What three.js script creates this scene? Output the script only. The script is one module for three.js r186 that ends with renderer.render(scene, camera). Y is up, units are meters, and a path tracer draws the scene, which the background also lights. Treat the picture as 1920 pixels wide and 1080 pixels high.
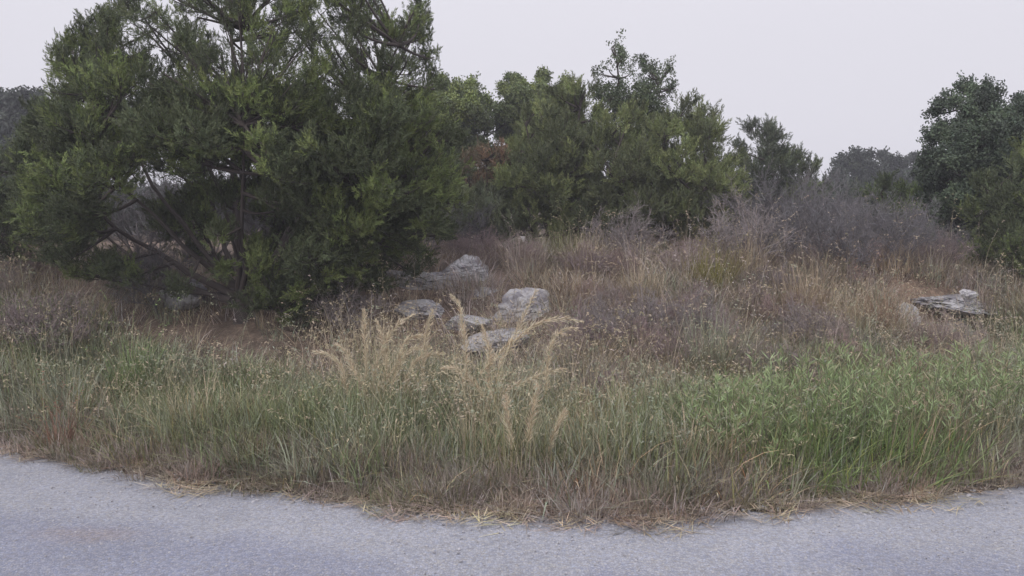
import * as THREE from 'three';
import { mergeGeometries } from 'three/addons/utils/BufferGeometryUtils.js';

// ---------------------------------------------------------------- camera, sky, sun, exposure
const W = 1920, H = 1080, F = 1566, EYE = 1.6, PITCH = -Math.atan(70 / F);
const scene = new THREE.Scene();
const camera = new THREE.PerspectiveCamera(2 * Math.atan(H / 2 / F) * 180 / Math.PI, W / H, 0.1, 1500);
camera.position.set(0, EYE, 0);
camera.rotation.set(PITCH, 0, 0);
const renderer = new THREE.WebGLRenderer({ antialias: true });
renderer.toneMapping = THREE.LinearToneMapping;
renderer.toneMappingExposure = 1.0;
renderer.shadowMap.enabled = true;
renderer.shadowMap.type = THREE.PCFSoftShadowMap;

function overcastSky() {                                   // even evening overcast, a little brighter overhead
  const w = 256, h = 128, data = new Float32Array(w * h * 4);
  for (let j = 0; j < h; j++) {
    const el = (j + 0.5) / h * Math.PI - Math.PI / 2;      // row 0 is the bottom
    const s = Math.max(0, Math.sin(el));
    const z = Math.max(0, (s - 0.2) / 0.8), L = 0.79 * (1 + 0.64 * z * z * (3 - 2 * z));
    for (let i = 0; i < w; i++) {
      const k = (j * w + i) * 4;
      data[k] = L * 1.0; data[k + 1] = L * 0.985; data[k + 2] = L * 1.075; data[k + 3] = 1;
    }
  }
  const t = new THREE.DataTexture(data, w, h, THREE.RGBAFormat, THREE.FloatType);
  t.mapping = THREE.EquirectangularReflectionMapping;
  t.magFilter = THREE.LinearFilter; t.minFilter = THREE.LinearFilter;
  t.needsUpdate = true;
  return t;
}
const skyTexture = overcastSky();
scene.background = skyTexture;
scene.environment = skyTexture;
const sun = new THREE.DirectionalLight(new THREE.Color(1.0, 0.95, 0.88), 1.1);
sun.position.set(-14, 22, 16);
sun.target.position.set(0, 1, -10);
sun.castShadow = true;
sun.shadow.radius = 60;
sun.shadow.mapSize.set(2048, 2048);
Object.assign(sun.shadow.camera, { left: -30, right: 30, top: 30, bottom: -30, near: 1, far: 120 });
scene.add(sun, sun.target);
scene.fog = new THREE.FogExp2(new THREE.Color(0.86, 0.86, 0.95), 0.004);

// ---------------------------------------------------------------- helpers
const V = (x, y, z) => new THREE.Vector3(x, y, z);
function rng(seed) {
  let a = seed >>> 0;
  return () => { a = (a + 0x6D2B79F5) | 0; let t = Math.imul(a ^ (a >>> 15), 1 | a); t = (t + Math.imul(t ^ (t >>> 7), 61 | t)) ^ t; return ((t ^ (t >>> 14)) >>> 0) / 4294967296; };
}
const lerp = (a, b, t) => a + (b - a) * t;
const clamp = (x, a = 0, b = 1) => Math.min(b, Math.max(a, x));
const sstep = (a, b, x) => { const t = clamp((x - a) / (b - a)); return t * t * (3 - 2 * t); };
function hash(ix, iy, iz) {
  let h = Math.imul(ix | 0, 374761393) + Math.imul(iy | 0, 668265263) + Math.imul(iz | 0, 2147483647 - 58);
  h = Math.imul(h ^ (h >>> 13), 1274126177); h ^= h >>> 16;
  return (h >>> 0) / 4294967296;
}
function noise3(x, y, z) {                                 // value noise, -1 .. 1
  const ix = Math.floor(x), iy = Math.floor(y), iz = Math.floor(z);
  const f = t => t * t * (3 - 2 * t), u = f(x - ix), v = f(y - iy), w = f(z - iz);
  const c = (a, b, d) => hash(ix + a, iy + b, iz + d);
  return 2 * lerp(lerp(lerp(c(0, 0, 0), c(1, 0, 0), u), lerp(c(0, 1, 0), c(1, 1, 0), u), v), lerp(lerp(c(0, 0, 1), c(1, 0, 1), u), lerp(c(0, 1, 1), c(1, 1, 1), u), v), w) - 1;
}
function fbm(x, y, z, o = 4) { let s = 0, a = 0.5; for (let i = 0; i < o; i++) { s += a * noise3(x, y, z); x = x * 2.03 + 7.1; y = y * 2.03 + 3.3; z = z * 2.03 + 1.7; a *= 0.5; } return s; }
const RX = new THREE.Matrix4().makeRotationX(PITCH);
function at(px, py, depth) {                               // a point `depth` metres in front of the eye, on the level
  const d = V((px - W / 2) / F, -(py - H / 2) / F, -1).applyMatrix4(RX);
  return V(0, EYE, 0).addScaledVector(d, depth / -d.z);
}
const col = (r, g, b) => new THREE.Color().setRGB(r, g, b);

const taken = {};
function numbered(name) { const n = taken[name] = (taken[name] ?? -1) + 1; return n ? `${name}_${String(n).padStart(3, '0')}` : name; }
function tag(o, label, category, group, kind) {
  if (label) o.userData.label = label;
  if (category) o.userData.category = category;
  if (group) o.userData.group = group;
  if (kind) o.userData.kind = kind;
  return o;
}
function thing(name, label, category, pos, group) {
  const g = new THREE.Group(); g.name = numbered(name); g.position.copy(pos); scene.add(g);
  return tag(g, label, category, group, 'thing');
}
function mesh(name, geo, mat, parent) {
  const m = new THREE.Mesh(geo, mat); m.name = parent === scene ? numbered(name) : name;
  m.castShadow = m.receiveShadow = true; parent.add(m); return m;
}
function instanced(name, geo, mat, list, parent) {          // list of { m: Matrix4, c: Color }
  const o = new THREE.InstancedMesh(geo, mat, list.length); o.name = parent === scene ? numbered(name) : name;
  list.forEach((e, i) => { o.setMatrixAt(i, e.m); o.setColorAt(i, e.c); });
  o.castShadow = o.receiveShadow = true; parent.add(o); o.userData.kind = 'stuff'; return o;
}
const vmat = (o = {}) => new THREE.MeshStandardMaterial({ vertexColors: true, roughness: 0.9, side: THREE.DoubleSide, ...o });
const M = {
  foliage: vmat({ roughness: 0.75 }), leaf: vmat({ roughness: 0.6 }), bark: vmat({ roughness: 0.95 }), twig: vmat({ roughness: 0.95 }),
  grass: vmat({ roughness: 0.8 }), straw: vmat({ roughness: 0.75 }), rock: vmat({ roughness: 0.92 }),
};

class Buf {                                                // collects coloured triangles
  constructor() { this.p = []; this.c = []; this.i = []; }
  v(x, y, z, c) { this.p.push(x, y, z); this.c.push(c.r, c.g, c.b); return this.p.length / 3 - 1; }
  tri(a, b, c) { this.i.push(a, b, c); }
  tube(pts, radii, sides, colour, vary = 0, seed = 1) {    // pts: Vector3[]
    const n = pts.length, t = V(0, 0, 0), u = V(0, 0, 0), w = V(0, 0, 0), cc = new THREE.Color(); let prev = -1;
    for (let k = 0; k < n; k++) {
      t.subVectors(pts[Math.min(n - 1, k + 1)], pts[Math.max(0, k - 1)]).normalize();
      u.set(Math.abs(t.y) > 0.9 ? 1 : 0, Math.abs(t.y) > 0.9 ? 0 : 1, 0).cross(t).normalize(); w.crossVectors(t, u);
      const r = radii[k], first = this.p.length / 3;
      for (let s = 0; s < sides; s++) {
        const a = s / sides * Math.PI * 2, q = vary ? 1 + vary * noise3(pts[k].x * 9 + s * 1.7, pts[k].y * 5 + seed, pts[k].z * 9) : 1;
        cc.copy(colour).multiplyScalar(q);
        this.v(pts[k].x + r * q * (Math.cos(a) * u.x + Math.sin(a) * w.x), pts[k].y + r * q * (Math.cos(a) * u.y + Math.sin(a) * w.y), pts[k].z + r * q * (Math.cos(a) * u.z + Math.sin(a) * w.z), cc);
      }
      if (prev >= 0) for (let s = 0; s < sides; s++) { const s2 = (s + 1) % sides; this.i.push(prev + s, prev + s2, first + s2, prev + s, first + s2, first + s); }
      prev = first;
    }
  }
  blade(x, y, z, yaw, len, lean, curl, width, colour, segs = 4, tip = 0.05) {   // a bending grass leaf
    let px = x, py = y, pz = z, ang = lean; const dx = Math.cos(yaw), dz = Math.sin(yaw), sx = -dz, sz = dx, st = len / segs; let l0, r0;
    for (let k = 0; k <= segs; k++) {
      const t = k / segs, w = width * 0.5 * Math.max(tip, 1 - t * t);
      const a = this.v(px - sx * w, py, pz - sz * w, colour), b = this.v(px + sx * w, py, pz + sz * w, colour);
      if (k) this.i.push(l0, r0, b, l0, b, a);
      l0 = a; r0 = b;
      px += dx * Math.sin(ang) * st; pz += dz * Math.sin(ang) * st; py += Math.cos(ang) * st; ang += curl / segs;
    }
    return [px, py, pz, ang];
  }
  flake(o, d, side, len, wid, colour) {                    // a pointed leaf, two triangles folded along the rib
    const m = 0.45, a = this.v(o.x, o.y, o.z, colour), e = this.v(o.x + d.x * len, o.y + d.y * len, o.z + d.z * len, colour);
    const l = this.v(o.x + d.x * len * m + side.x * wid, o.y + d.y * len * m + side.y * wid, o.z + d.z * len * m + side.z * wid, colour);
    const r = this.v(o.x + d.x * len * m - side.x * wid, o.y + d.y * len * m - side.y * wid, o.z + d.z * len * m - side.z * wid, colour);
    this.i.push(a, r, e, a, e, l);
  }
  geo() {
    const g = new THREE.BufferGeometry();
    g.setAttribute('position', new THREE.Float32BufferAttribute(this.p, 3));
    g.setAttribute('color', new THREE.Float32BufferAttribute(this.c, 3));
    g.setIndex(this.i); g.computeVertexNormals(); return g;
  }
}
const tint = (c, R, v = 0.15) => { const k = 1 + (R() * 2 - 1) * v; return col(c.r * k * (1 + (R() - 0.5) * v * 0.5), c.g * k, c.b * k * (1 + (R() - 0.5) * v * 0.5)); };
const dirRand = R => { const z = R() * 2 - 1, a = R() * Math.PI * 2, s = Math.sqrt(1 - z * z); return V(s * Math.cos(a), z, s * Math.sin(a)); };
const YUP = V(0, 1, 0);
function place(pos, dir, roll, s, sy = s) {
  const q = new THREE.Quaternion().setFromUnitVectors(YUP, dir), q2 = new THREE.Quaternion().setFromAxisAngle(YUP, roll);
  return new THREE.Matrix4().compose(pos, q.multiply(q2), V(s, sy, s));
}

// ---------------------------------------------------------------- ground and road
const edge = x => 4.9 + Math.sqrt(4.84 + 0.49 * (x - 0.6) ** 2) - 2.2;          // far edge of the road, metres ahead
const ragged = x => edge(x) + 0.05 * noise3(x * 1.1, 3.1, 0) + 0.05 * noise3(x * 5.5, 8.2, 0) + 0.035 * noise3(x * 13, 2.2, 0);
function land(x, z) {
  const d = -z, e = edge(x), s = d - e;
  if (s < -0.02 && s > -7.6) return -0.035;
  if (s <= -7.6) return 0.05 * sstep(-7.6, -9, s) + 0.05 * noise3(x * 0.4, 0, z * 0.4) * sstep(-7.6, -9, s) - 0.035;
  const dd = d - 0.2 * (e - 4.9);
  let h = -0.035 + 0.075 * sstep(-0.02, 0.7, s);
  h += 1.32 * sstep(6.4, 11.6, dd) + 0.4 * sstep(11, 15, dd) + 2.2 * sstep(15, 70, dd);
  h += (0.11 * fbm(x * 0.55, 1.5, z * 0.55) * sstep(0.8, 3, s) + 0.03 * noise3(x * 2.1, 5, z * 2.1)) * sstep(0.1, 1, s);
  h += 0.2 * Math.exp(-(((x - 5) / 1.3) ** 2) - ((d - 10.6) / 0.7) ** 2);
  const nx = (x - 4.95) / 0.5, nd = (d - 9.4) / 0.55; h -= 0.5 * Math.exp(-(nx ** 4) - nd ** 4);          // the hollow under the ledge
  return h;
}
const onLand = (x, z, dy = 0) => V(x, land(x, z) + dy, z);
const onLandPx = (px, d, dy = 0) => { const p = at(px, 500, d); return onLand(p.x, p.z, dy); };

function grainTexture(size, fn) {
  const data = new Uint8Array(size * size * 4);
  for (let j = 0; j < size; j++) for (let i = 0; i < size; i++) { const c = fn(i / size, j / size), k = (j * size + i) * 4; data[k] = c[0]; data[k + 1] = c[1]; data[k + 2] = c[2]; data[k + 3] = 255; }
  const t = new THREE.DataTexture(data, size, size, THREE.RGBAFormat);
  t.wrapS = t.wrapT = THREE.RepeatWrapping; t.magFilter = THREE.LinearFilter; t.minFilter = THREE.LinearMipmapLinearFilter; t.generateMipmaps = true; t.colorSpace = THREE.SRGBColorSpace; t.needsUpdate = true;
  return t;
}
function stones(size, cells, seed) {                       // tileable chipping pattern: [tone, height]
  const R = rng(seed), pts = []; for (let k = 0; k < cells * cells; k++) pts.push([R(), R(), R(), R()]);
  return (u, v) => {
    const gx = u * cells, gy = v * cells, ix = Math.floor(gx), iy = Math.floor(gy); let b = 9, b2 = 9, id = 0;
    for (let a = -1; a <= 1; a++) for (let c = -1; c <= 1; c++) {
      const q = ((iy + c + cells) % cells) * cells + (ix + a + cells) % cells, p = pts[q], dx = ix + a + p[0] - gx, dy = iy + c + p[1] - gy, d = Math.hypot(dx, dy);
      if (d < b) { b2 = b; b = d; id = q; } else if (d < b2) b2 = d;
    }
    return [pts[id][2], clamp((b2 - b) * 2.2), pts[id][3]];
  };
}
const st = stones(1024, 110, 5);
const roadMap = grainTexture(1024, (u, v) => {
  const [t, h, k] = st(u, v), b = (153 + 32 * t) * (0.87 + 0.13 * h), w = k > 0.85 ? 5 : k < 0.15 ? -4 : 0;
  return [b + w, b + 1 + w * 0.4, b + 5 - w];
});
const roadBump = grainTexture(1024, (u, v) => { const h = 255 * st(u, v)[1]; return [h, h, h]; }); roadBump.colorSpace = THREE.NoColorSpace;
M.road = new THREE.MeshStandardMaterial({ map: roadMap, bumpMap: roadBump, bumpScale: 0.004, vertexColors: true, roughness: 0.93 });
{
  const b = new Buf(), uv = [], NX = 620, NW = 60;
  for (let i = 0; i <= NX; i++) {
    const t = i / NX * 2 - 1, x = 0.6 + 6 * t + 64 * t ** 5, e = ragged(x);
    for (let k = 0; k <= NW; k++) {
      const s = (k / NW) ** 1.6 * 7.5, z = -(e - s);
      const y = 0.012 + 0.03 * sstep(0, 3, s) * sstep(7.5, 4, s) + 0.008 * fbm(x * 0.9, 2, z * 0.9) - (k === 0 ? 0.03 : 0) - (k === NW ? 0.03 : 0);
      const n1 = fbm(x * 0.55 + 3, 9, z * 0.9), n2 = fbm(x * 2.3, 4, z * 2.3), rust = 0.7 * sstep(0.3, 0.62, fbm(x * 1.1 + 11.6, 6, z * 2.0 + 2.2) * 0.5 + 0.6 * Math.exp(-(((x + 2.35) / 0.5) ** 2 + ((z + 4.6) / 0.22) ** 2)));
      const dust = sstep(1.5, 0.9, s + 0.9 * n1 + 0.5 * n2), q = (0.84 + 0.23 * dust) * (1 + 0.1 * n1 + 0.14 * n2);
      b.v(x, y, z, col((0.94 + 0.03 * dust) * q + 0.06 * rust, (0.96 + 0.01 * dust) * q - 0.06 * rust, (1.11 - 0.09 * dust) * q - 0.2 * rust));
      uv.push(x / 1.5, z / 1.5);
    }
  }
  for (let i = 0; i < NX; i++) for (let k = 0; k < NW; k++) { const a = i * (NW + 1) + k, c = a + NW + 1; b.i.push(a, a + 1, c, a + 1, c + 1, c); }
  const g = b.geo(); g.setAttribute('uv', new THREE.Float32BufferAttribute(uv, 2));
  tag(mesh('gravel_road', g, M.road, scene), 'pale grey chip-sealed road bending round the grassy verge', 'road', null, 'structure');
}
const soilMap = grainTexture(512, (u, v) => {
  const s = (f, o) => { let r = 0; for (const [a, b] of [[0, 0], [1, 0], [0, 1], [1, 1]]) r += fbm((u - a) * f + o, 2.5, (v - b) * f, 3) * (a ? u : 1 - u) * (b ? v : 1 - v); return r; };
  const n = s(18, 0), m = s(70, 30), q = 118 + 62 * n + 62 * m;
  return [q * 1.06, q * 0.93, q * 0.8];
});
M.soil = new THREE.MeshStandardMaterial({ map: soilMap, vertexColors: true, roughness: 1 });
{
  const b = new Buf(), uv = [], N = 300;
  const warp = t => Math.sign(t) * (14 * Math.abs(t) + 386 * Math.abs(t) ** 4.5);
  for (let j = 0; j <= N; j++) for (let i = 0; i <= N; i++) {
    const x = warp(i / N * 2 - 1), z = -9 + warp(j / N * 2 - 1), q = 0.85 + 0.35 * fbm(x * 1.7, 7, z * 1.7), w = fbm(x * 0.6, 12, z * 0.6);
    b.v(x, land(x, z), z, col(q * (1.0 + 0.1 * w), q * 0.97, q * (1.02 - 0.1 * w))); uv.push(x / 1.3, z / 1.3);
  }
  for (let j = 0; j < N; j++) for (let i = 0; i < N; i++) { const a = j * (N + 1) + i, c = a + N + 1; b.i.push(a, c, a + 1, a + 1, c, c + 1); }
  const g = b.geo(); g.setAttribute('uv', new THREE.Float32BufferAttribute(uv, 2));
  tag(mesh('ground', g, M.soil, scene), 'brown litter-strewn earth bank rising behind the road', 'ground', null, 'structure');
}

// ---------------------------------------------------------------- trees
const flakeRing = (b, R, o, axis, n, spread, len, wid, c, v) => {
  const u = V(axis.y, -axis.x, 0.3).cross(axis).normalize(), w = V(0, 0, 0).crossVectors(axis, u);
  for (let k = 0; k < n; k++) {
    const a = R() * Math.PI * 2, s = spread * (0.6 + 0.6 * R()), d = axis.clone().multiplyScalar(Math.cos(s)).addScaledVector(u, Math.sin(s) * Math.cos(a)).addScaledVector(w, Math.sin(s) * Math.sin(a));
    const side = V(R() - 0.5, R() - 0.5, R() - 0.5).cross(d).normalize();
    b.flake(o, d, side, len * (0.7 + 0.6 * R()), wid * (0.8 + 0.4 * R()), tint(c, R, v));
  }
};
function juniperSprig(seed) {                              // a 16 cm spray of fine scale-leaf twiglets
  const R = rng(seed), b = new Buf(), w = col(1, 1, 1);
  for (let k = 0; k < 10; k++) { const t = k / 10; flakeRing(b, R, V((R() - 0.5) * 0.02, t * 0.13, (R() - 0.5) * 0.02), V(0, 1, 0), k ? 4 : 1, 0.8 - 0.35 * t, 0.055 - 0.02 * t, 0.0034, w, 0.25); }
  return b.geo();
}
function oakSprig(seed) {                                  // a twig end with small oval leaves
  const R = rng(seed), b = new Buf(), w = col(1, 1, 1);
  for (let k = 0; k < 20; k++) {
    const o = dirRand(R).multiplyScalar(0.10 * Math.cbrt(R())).add(V(0, 0.06, 0)), d = dirRand(R).add(V(0, 0.3, 0)).normalize();
    b.flake(o, d, V(R() - 0.5, R() - 0.5, R() - 0.5).cross(d).normalize(), 0.055, 0.015, tint(w, R, 0.25));
  }
  return b.geo();
}
const SPRIG = [juniperSprig(11), juniperSprig(12)], OAK = oakSprig(21);

function inPoly(p, x, y) { let c = false; for (let i = 0, j = p.length - 1; i < p.length; j = i++) if ((p[i][1] > y) !== (p[j][1] > y) && x < (p[j][0] - p[i][0]) * (y - p[i][1]) / (p[j][1] - p[i][1]) + p[i][0]) c = !c; return c; }
function distPoly(p, x, y) { let m = 1e9; for (let i = 0, j = p.length - 1; i < p.length; j = i++) { const [ax, ay] = p[j], bx = p[i][0] - ax, by = p[i][1] - ay, t = clamp(((x - ax) * bx + (y - ay) * by) / (bx * bx + by * by)); m = Math.min(m, Math.hypot(x - ax - bx * t, y - ay - by * t)); } return m; }
const bez = (a, b, c, t) => V(0, 0, 0).addScaledVector(a, (1 - t) ** 2).addScaledVector(b, 2 * t * (1 - t)).addScaledVector(c, t * t);

function tree(name, label, group, o) {
  // o: D metres, outline of the crown, foot [px, metres], lobe radius, boughs per lobe, sprays per bough, colours, thin(u, v)
  const R = rng(o.seed), foot = onLandPx(o.foot[0], o.foot[1] ?? o.D, -0.05), root = thing(name, label, 'tree', foot, group);
  const mpp = o.D / F, poly = o.outline, xs = poly.map(p => p[0]), ys = poly.map(p => p[1]), x0 = Math.min(...xs), x1 = Math.max(...xs), y0 = Math.min(...ys), y1 = Math.max(...ys);
  const half = (o.deep ?? 0.42) * (x1 - x0) * mpp, lobes = [], gap = o.lobe * (o.gap ?? 1.05);
  for (let n = 0; n < 5000 && lobes.length < (o.most ?? 160); n++) {
    const px = lerp(x0, x1, R()), py = lerp(y0, y1, R()); if (!inPoly(poly, px, py)) continue;
    const dist = distPoly(poly, px, py) * mpp, k = clamp(dist / half), thick = half * Math.sqrt(1 - (1 - k) ** 2);
    const off = (R() < 0.62 ? -1 : 1) * thick * (1 - 0.75 * R() ** 2);
    if (o.skip && R() < o.skip(px, py, off)) continue;
    const c = at(px, py, o.D + off);
    if (lobes.some(l => l.c.distanceTo(c) < gap)) continue;
    lobes.push({ c, r: clamp(dist * 0.9, 0.3 * o.lobe, o.lobe) * (0.8 + 0.35 * R()), px, py });
  }
  for (const [px, py, off, r] of o.extra ?? []) lobes.push({ c: at(px, py, o.D + off), r, px, py: 999 });
  // main limbs to spread-out lobes, the rest fork from the nearest limb
  const mains = [lobes.reduce((a, b) => b.c.y > a.c.y ? b : a)];
  while (mains.length < Math.min(o.limbs ?? 9, lobes.length)) mains.push(lobes.reduce((a, b) => Math.min(...mains.map(m => m.c.distanceTo(b.c))) > Math.min(...mains.map(m => m.c.distanceTo(a.c))) ? b : a));
  const rel = p => p.clone().sub(foot), bark = o.bark ?? col(0.085, 0.07, 0.065), fork = o.fork ? V(o.fork[0], o.fork[1], o.fork[2]) : V(0, 0.25, 0);
  const limbs = [], tallest = mains[0];
  const wob = (p, s) => p.add(V(noise3(p.x * 2 + s, p.y * 2, p.z * 2), 0.4 * noise3(p.x * 2, p.y * 2 + s, p.z * 2), noise3(p.x * 2, p.y * 2, p.z * 2 + s)).multiplyScalar(0.09));
  mains.forEach((m, k) => {
    const end = rel(m.c), st0 = fork.clone().add(V((R() - 0.5) * 0.25, R() * 0.15, (R() - 0.5) * 0.25)), mid = st0.clone().lerp(end, 0.45).add(V(0, (o.arch ?? -0.12) * end.length(), 0)); if (mid.y < 0.3) mid.y = 0.3;
    const pts = [], rad = [], r0 = (o.stem ?? 0.07) * (m === tallest ? 1.3 : 0.65 + 0.4 * R());
    for (let t = 0; t <= 12; t++) { const q = t / 12; pts.push(t && t < 12 ? wob(bez(st0, mid, end, q), k * 3.1) : bez(st0, mid, end, q)); rad.push(r0 * (1 - 0.88 * q ** 0.8)); }
    limbs.push({ pts, rad });
    const lb = new Buf(); lb.tube(pts, rad, 7, bark, 0.28, k); mesh('limb', lb.geo(), M.bark, root);
  });
  { const tb = new Buf(), s = o.stem ?? 0.07, p = [V(0, -0.12, 0), fork.clone().multiplyScalar(0.5), fork.clone(), fork.clone().add(V(0, 0.2, 0))]; tb.tube(p, [s * 2.4, s * 1.9, s * 1.8, s * 0.9], 10, bark, 0.3, 3); mesh('trunk', tb.geo(), M.bark, root); }
  const br = new Buf(), list = [[], []];
  for (const l of lobes) {
    const end = rel(l.c); let best = 1e9, from = limbs[0].pts[6];
    for (const m of limbs) for (let k = 3; k < 12; k++) { const d = m.pts[k].distanceTo(end) + 0.25 * m.pts[k].y; if (d < best) { best = d; from = m.pts[k]; } }
    const mid = from.clone().lerp(end, 0.5).add(V((R() - 0.5) * 0.2, -0.08 * R(), (R() - 0.5) * 0.2)), pts = []; for (let t = 0; t <= 5; t++) pts.push(bez(from, mid, end, t / 5));
    br.tube(pts, [0.022, 0.019, 0.016, 0.013, 0.011, 0.008].map(r => r * (o.twig ?? 1)), 4, bark);
    const keep = o.thin ? o.thin(l.px, l.py) : 1, out = end.clone().sub(fork).normalize(), n = Math.max(3, Math.round(o.boughs * (l.r / o.lobe) ** 1.4 * (0.7 + 0.6 * R())));
    const lobeTint = 0.85 + 0.3 * R(), lobeYoung = R() < (o.young ?? 0.25) ? 0.6 : 0.15;
    for (let k = 0; k < n; k++) {
      if (R() > keep) continue;
      const s = pts[2 + Math.floor(R() * 4)], e = dirRand(R).multiplyScalar(l.r * (0.55 + 0.5 * R())); if (e.dot(out) < 0 && R() < 0.6) e.negate(); e.multiply(V(1, o.tall ?? 0.8, 1));
      const tip = end.clone().add(e).addScaledVector(YUP, 0.10 * l.r), q = s.clone().lerp(tip, 0.5).add(V((R() - 0.5) * 0.08, -0.06, (R() - 0.5) * 0.08)), bp = [];
      for (let t = 0; t <= 3; t++) bp.push(bez(s, q, tip, t / 3));
      br.tube(bp, [0.008, 0.006, 0.005, 0.003].map(r => r * (o.twig ?? 1)), 3, bark);
      const along = tip.clone().sub(q).normalize(), young = R() < lobeYoung, base = young ? o.bright : o.dull, bt = lobeTint * (0.8 + 0.4 * R());
      for (let j = 0; j < o.sprays; j++) {
        const t = 0.25 + 0.8 * R() ** 0.6, p = bez(s, q, tip, t).add(dirRand(R).multiplyScalar(0.02 + 0.10 * R() * (o.fluff ?? 1)));
        const d = along.clone().multiplyScalar(0.9).addScaledVector(YUP, o.up ?? 0.6).add(dirRand(R).multiplyScalar(1.05)).normalize(), c = tint(base, R, 0.22).multiplyScalar(bt);
        const sc = (0.75 + 0.55 * R()) * (o.size ?? 1);
        list[R() < 0.5 ? 0 : 1].push({ m: place(p, d, R() * 6.3, sc, sc * (0.85 + 0.4 * R())), c });
      }
    }
  }
  mesh('branches', br.geo(), M.twig, root).userData.kind = 'stuff';
  if (o.kind === 'oak') instanced('crown', OAK, M.leaf, list[0].concat(list[1]), root);
  else { instanced('crown', SPRIG[0], M.foliage, list[0], root); instanced('crown', SPRIG[1], M.foliage, list[1], root); }
  return root;
}
const JB = col(0.19, 0.235, 0.08), JD = col(0.105, 0.128, 0.062);
// the great juniper by the road
tree('juniper_tree', 'large wide juniper by the road, its fan of dark limbs bared low down', null, {
  seed: 101, D: 9.8, foot: [455, 9.6], lobe: 0.3, boughs: 13, sprays: 17, size: 0.85, limbs: 20, stem: 0.052, deep: 0.34, most: 360, gap: 1.05, bright: JB, dull: JD, young: 0.3, fork: [0, 0.22, 0], arch: -0.08,
  outline: [[5, 340], [55, 230], [100, 160], [112, 55], [138, 55], [150, 110], [158, 35], [180, 60], [200, 20], [240, -60], [330, -130], [480, -170], [600, -130], [690, -60], [715, 10], [750, 45], [765, -20], [795, -20], [800, 90], [818, 130], [820, 170], [850, 230], [872, 300], [862, 390], [825, 470], [795, 505], [730, 530], [640, 550], [560, 585], [440, 560], [340, 500], [180, 540], [100, 500], [30, 420]],
  skip: (x, y, off) => (y < 175 && x > 265 ? 0.74 : y < 190 ? 0.35 : Math.hypot((x - 370) / 190, (y - 425) / 135) < 1 ? (off < 0.3 ? 0.98 : 0.75) : Math.hypot((x - 600) / 80, (y - 400) / 90) < 1 && off < 0.3 ? 0.85 : y > 330 ? 0.5 : 0.15),
  thin: (x, y) => (y < 180 && x > 250 ? 0.34 : y < 190 ? 0.6 : 1),
  extra: [[124, 75, 0, 0.09], [121, 105, 0, 0.12], [128, 138, 0, 0.16], [164, 55, 0, 0.07], [163, 85, 0.1, 0.1], [168, 118, 0, 0.14], [204, 35, 0, 0.12], [212, 75, 0, 0.16], [783, 5, 0, 0.09], [777, 40, 0, 0.12], [790, 75, 0, 0.12], [806, 108, 0, 0.08], [745, 75, 0, 0.14], [700, 40, 0, 0.14], [812, 150, 0, 0.1], [640, 30, 0, 0.16], [560, 20, 0, 0.16], [430, 372, -0.9, 0.16], [420, 440, -1.0, 0.15], [492, 490, -1.1, 0.16], [520, 395, -0.9, 0.12], [520, 545, -0.8, 0.2], [580, 560, -0.7, 0.22], [645, 548, -0.7, 0.2], [468, 566, -0.9, 0.15], [412, 505, -1.0, 0.14], [545, 592, -0.8, 0.15], [330, 550, -0.8, 0.14], [610, 500, -0.9, 0.2], [250, 520, -0.8, 0.16], [700, 530, -0.6, 0.18]] });
const midgroup = null;
tree('juniper_tree', 'dark juniper at the left picture edge behind the pinkish dry brush', midgroup, {
  seed: 102, D: 11.8, foot: [-60], lobe: 0.42, boughs: 13, sprays: 17, limbs: 8, most: 60, bright: JB, dull: JD, young: 0.15,
  outline: [[-330, 330], [-200, 250], [-60, 250], [20, 290], [80, 330], [130, 480], [60, 520], [-260, 520]] });
tree('juniper_tree', 'rounded feathery juniper in mid-picture, left of its close twin', null, {
  seed: 103, D: 13.2, foot: [1045], lobe: 0.42, boughs: 14, sprays: 18, limbs: 8, most: 70, bright: col(0.235, 0.27, 0.11), dull: col(0.145, 0.168, 0.085), young: 0.5, up: 0.8,
  outline: [[925, 340], [965, 250], [1000, 190], [1050, 160], [1090, 150], [1120, 195], [1160, 260], [1190, 440], [1060, 460], [960, 440], [925, 380]] });
tree('juniper_tree', 'broad juniper in mid-picture, right of its close twin, above the tan grass', null, {
  seed: 104, D: 12.6, foot: [1260], lobe: 0.42, boughs: 14, sprays: 18, limbs: 9, most: 80, bright: col(0.22, 0.255, 0.105), dull: col(0.14, 0.16, 0.08), young: 0.45, up: 0.8,
  outline: [[1120, 230], [1180, 200], [1240, 215], [1290, 200], [1330, 205], [1365, 250], [1392, 330], [1395, 410], [1330, 445], [1220, 460], [1130, 450], [1100, 350]] });
tree('slender_tree', 'thin open-crowned tree whose airy top pokes above the middle junipers', null, {
  seed: 105, kind: 'oak', D: 15, foot: [1190], lobe: 0.36, boughs: 9, sprays: 8, size: 0.7, limbs: 7, most: 40, gap: 0.8, stem: 0.05, bright: col(0.12, 0.16, 0.07), dull: col(0.08, 0.11, 0.05), young: 0.4, fork: [0, 1.1, 0], arch: 0.05,
  outline: [[1105, 240], [1122, 140], [1145, 85], [1165, 80], [1185, 120], [1215, 110], [1250, 115], [1266, 140], [1270, 210], [1250, 260], [1130, 270]], thin: (x, y) => y < 180 ? 0.55 : 0.8 });
const OB = col(0.25, 0.30, 0.09), OD = col(0.13, 0.165, 0.062);
tree('oak_tree', 'light green leafy tree rising just right of the great juniper', null, {
  seed: 106, kind: 'oak', D: 19, foot: [850], lobe: 0.5, boughs: 15, sprays: 20, limbs: 6, most: 50, bright: OB, dull: OD, young: 0.5, size: 0.95, fork: [0, 1, 0],
  outline: [[770, 190], [810, 150], [850, 148], [885, 155], [908, 180], [925, 330], [900, 420], [780, 420], [760, 300]] });
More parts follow.
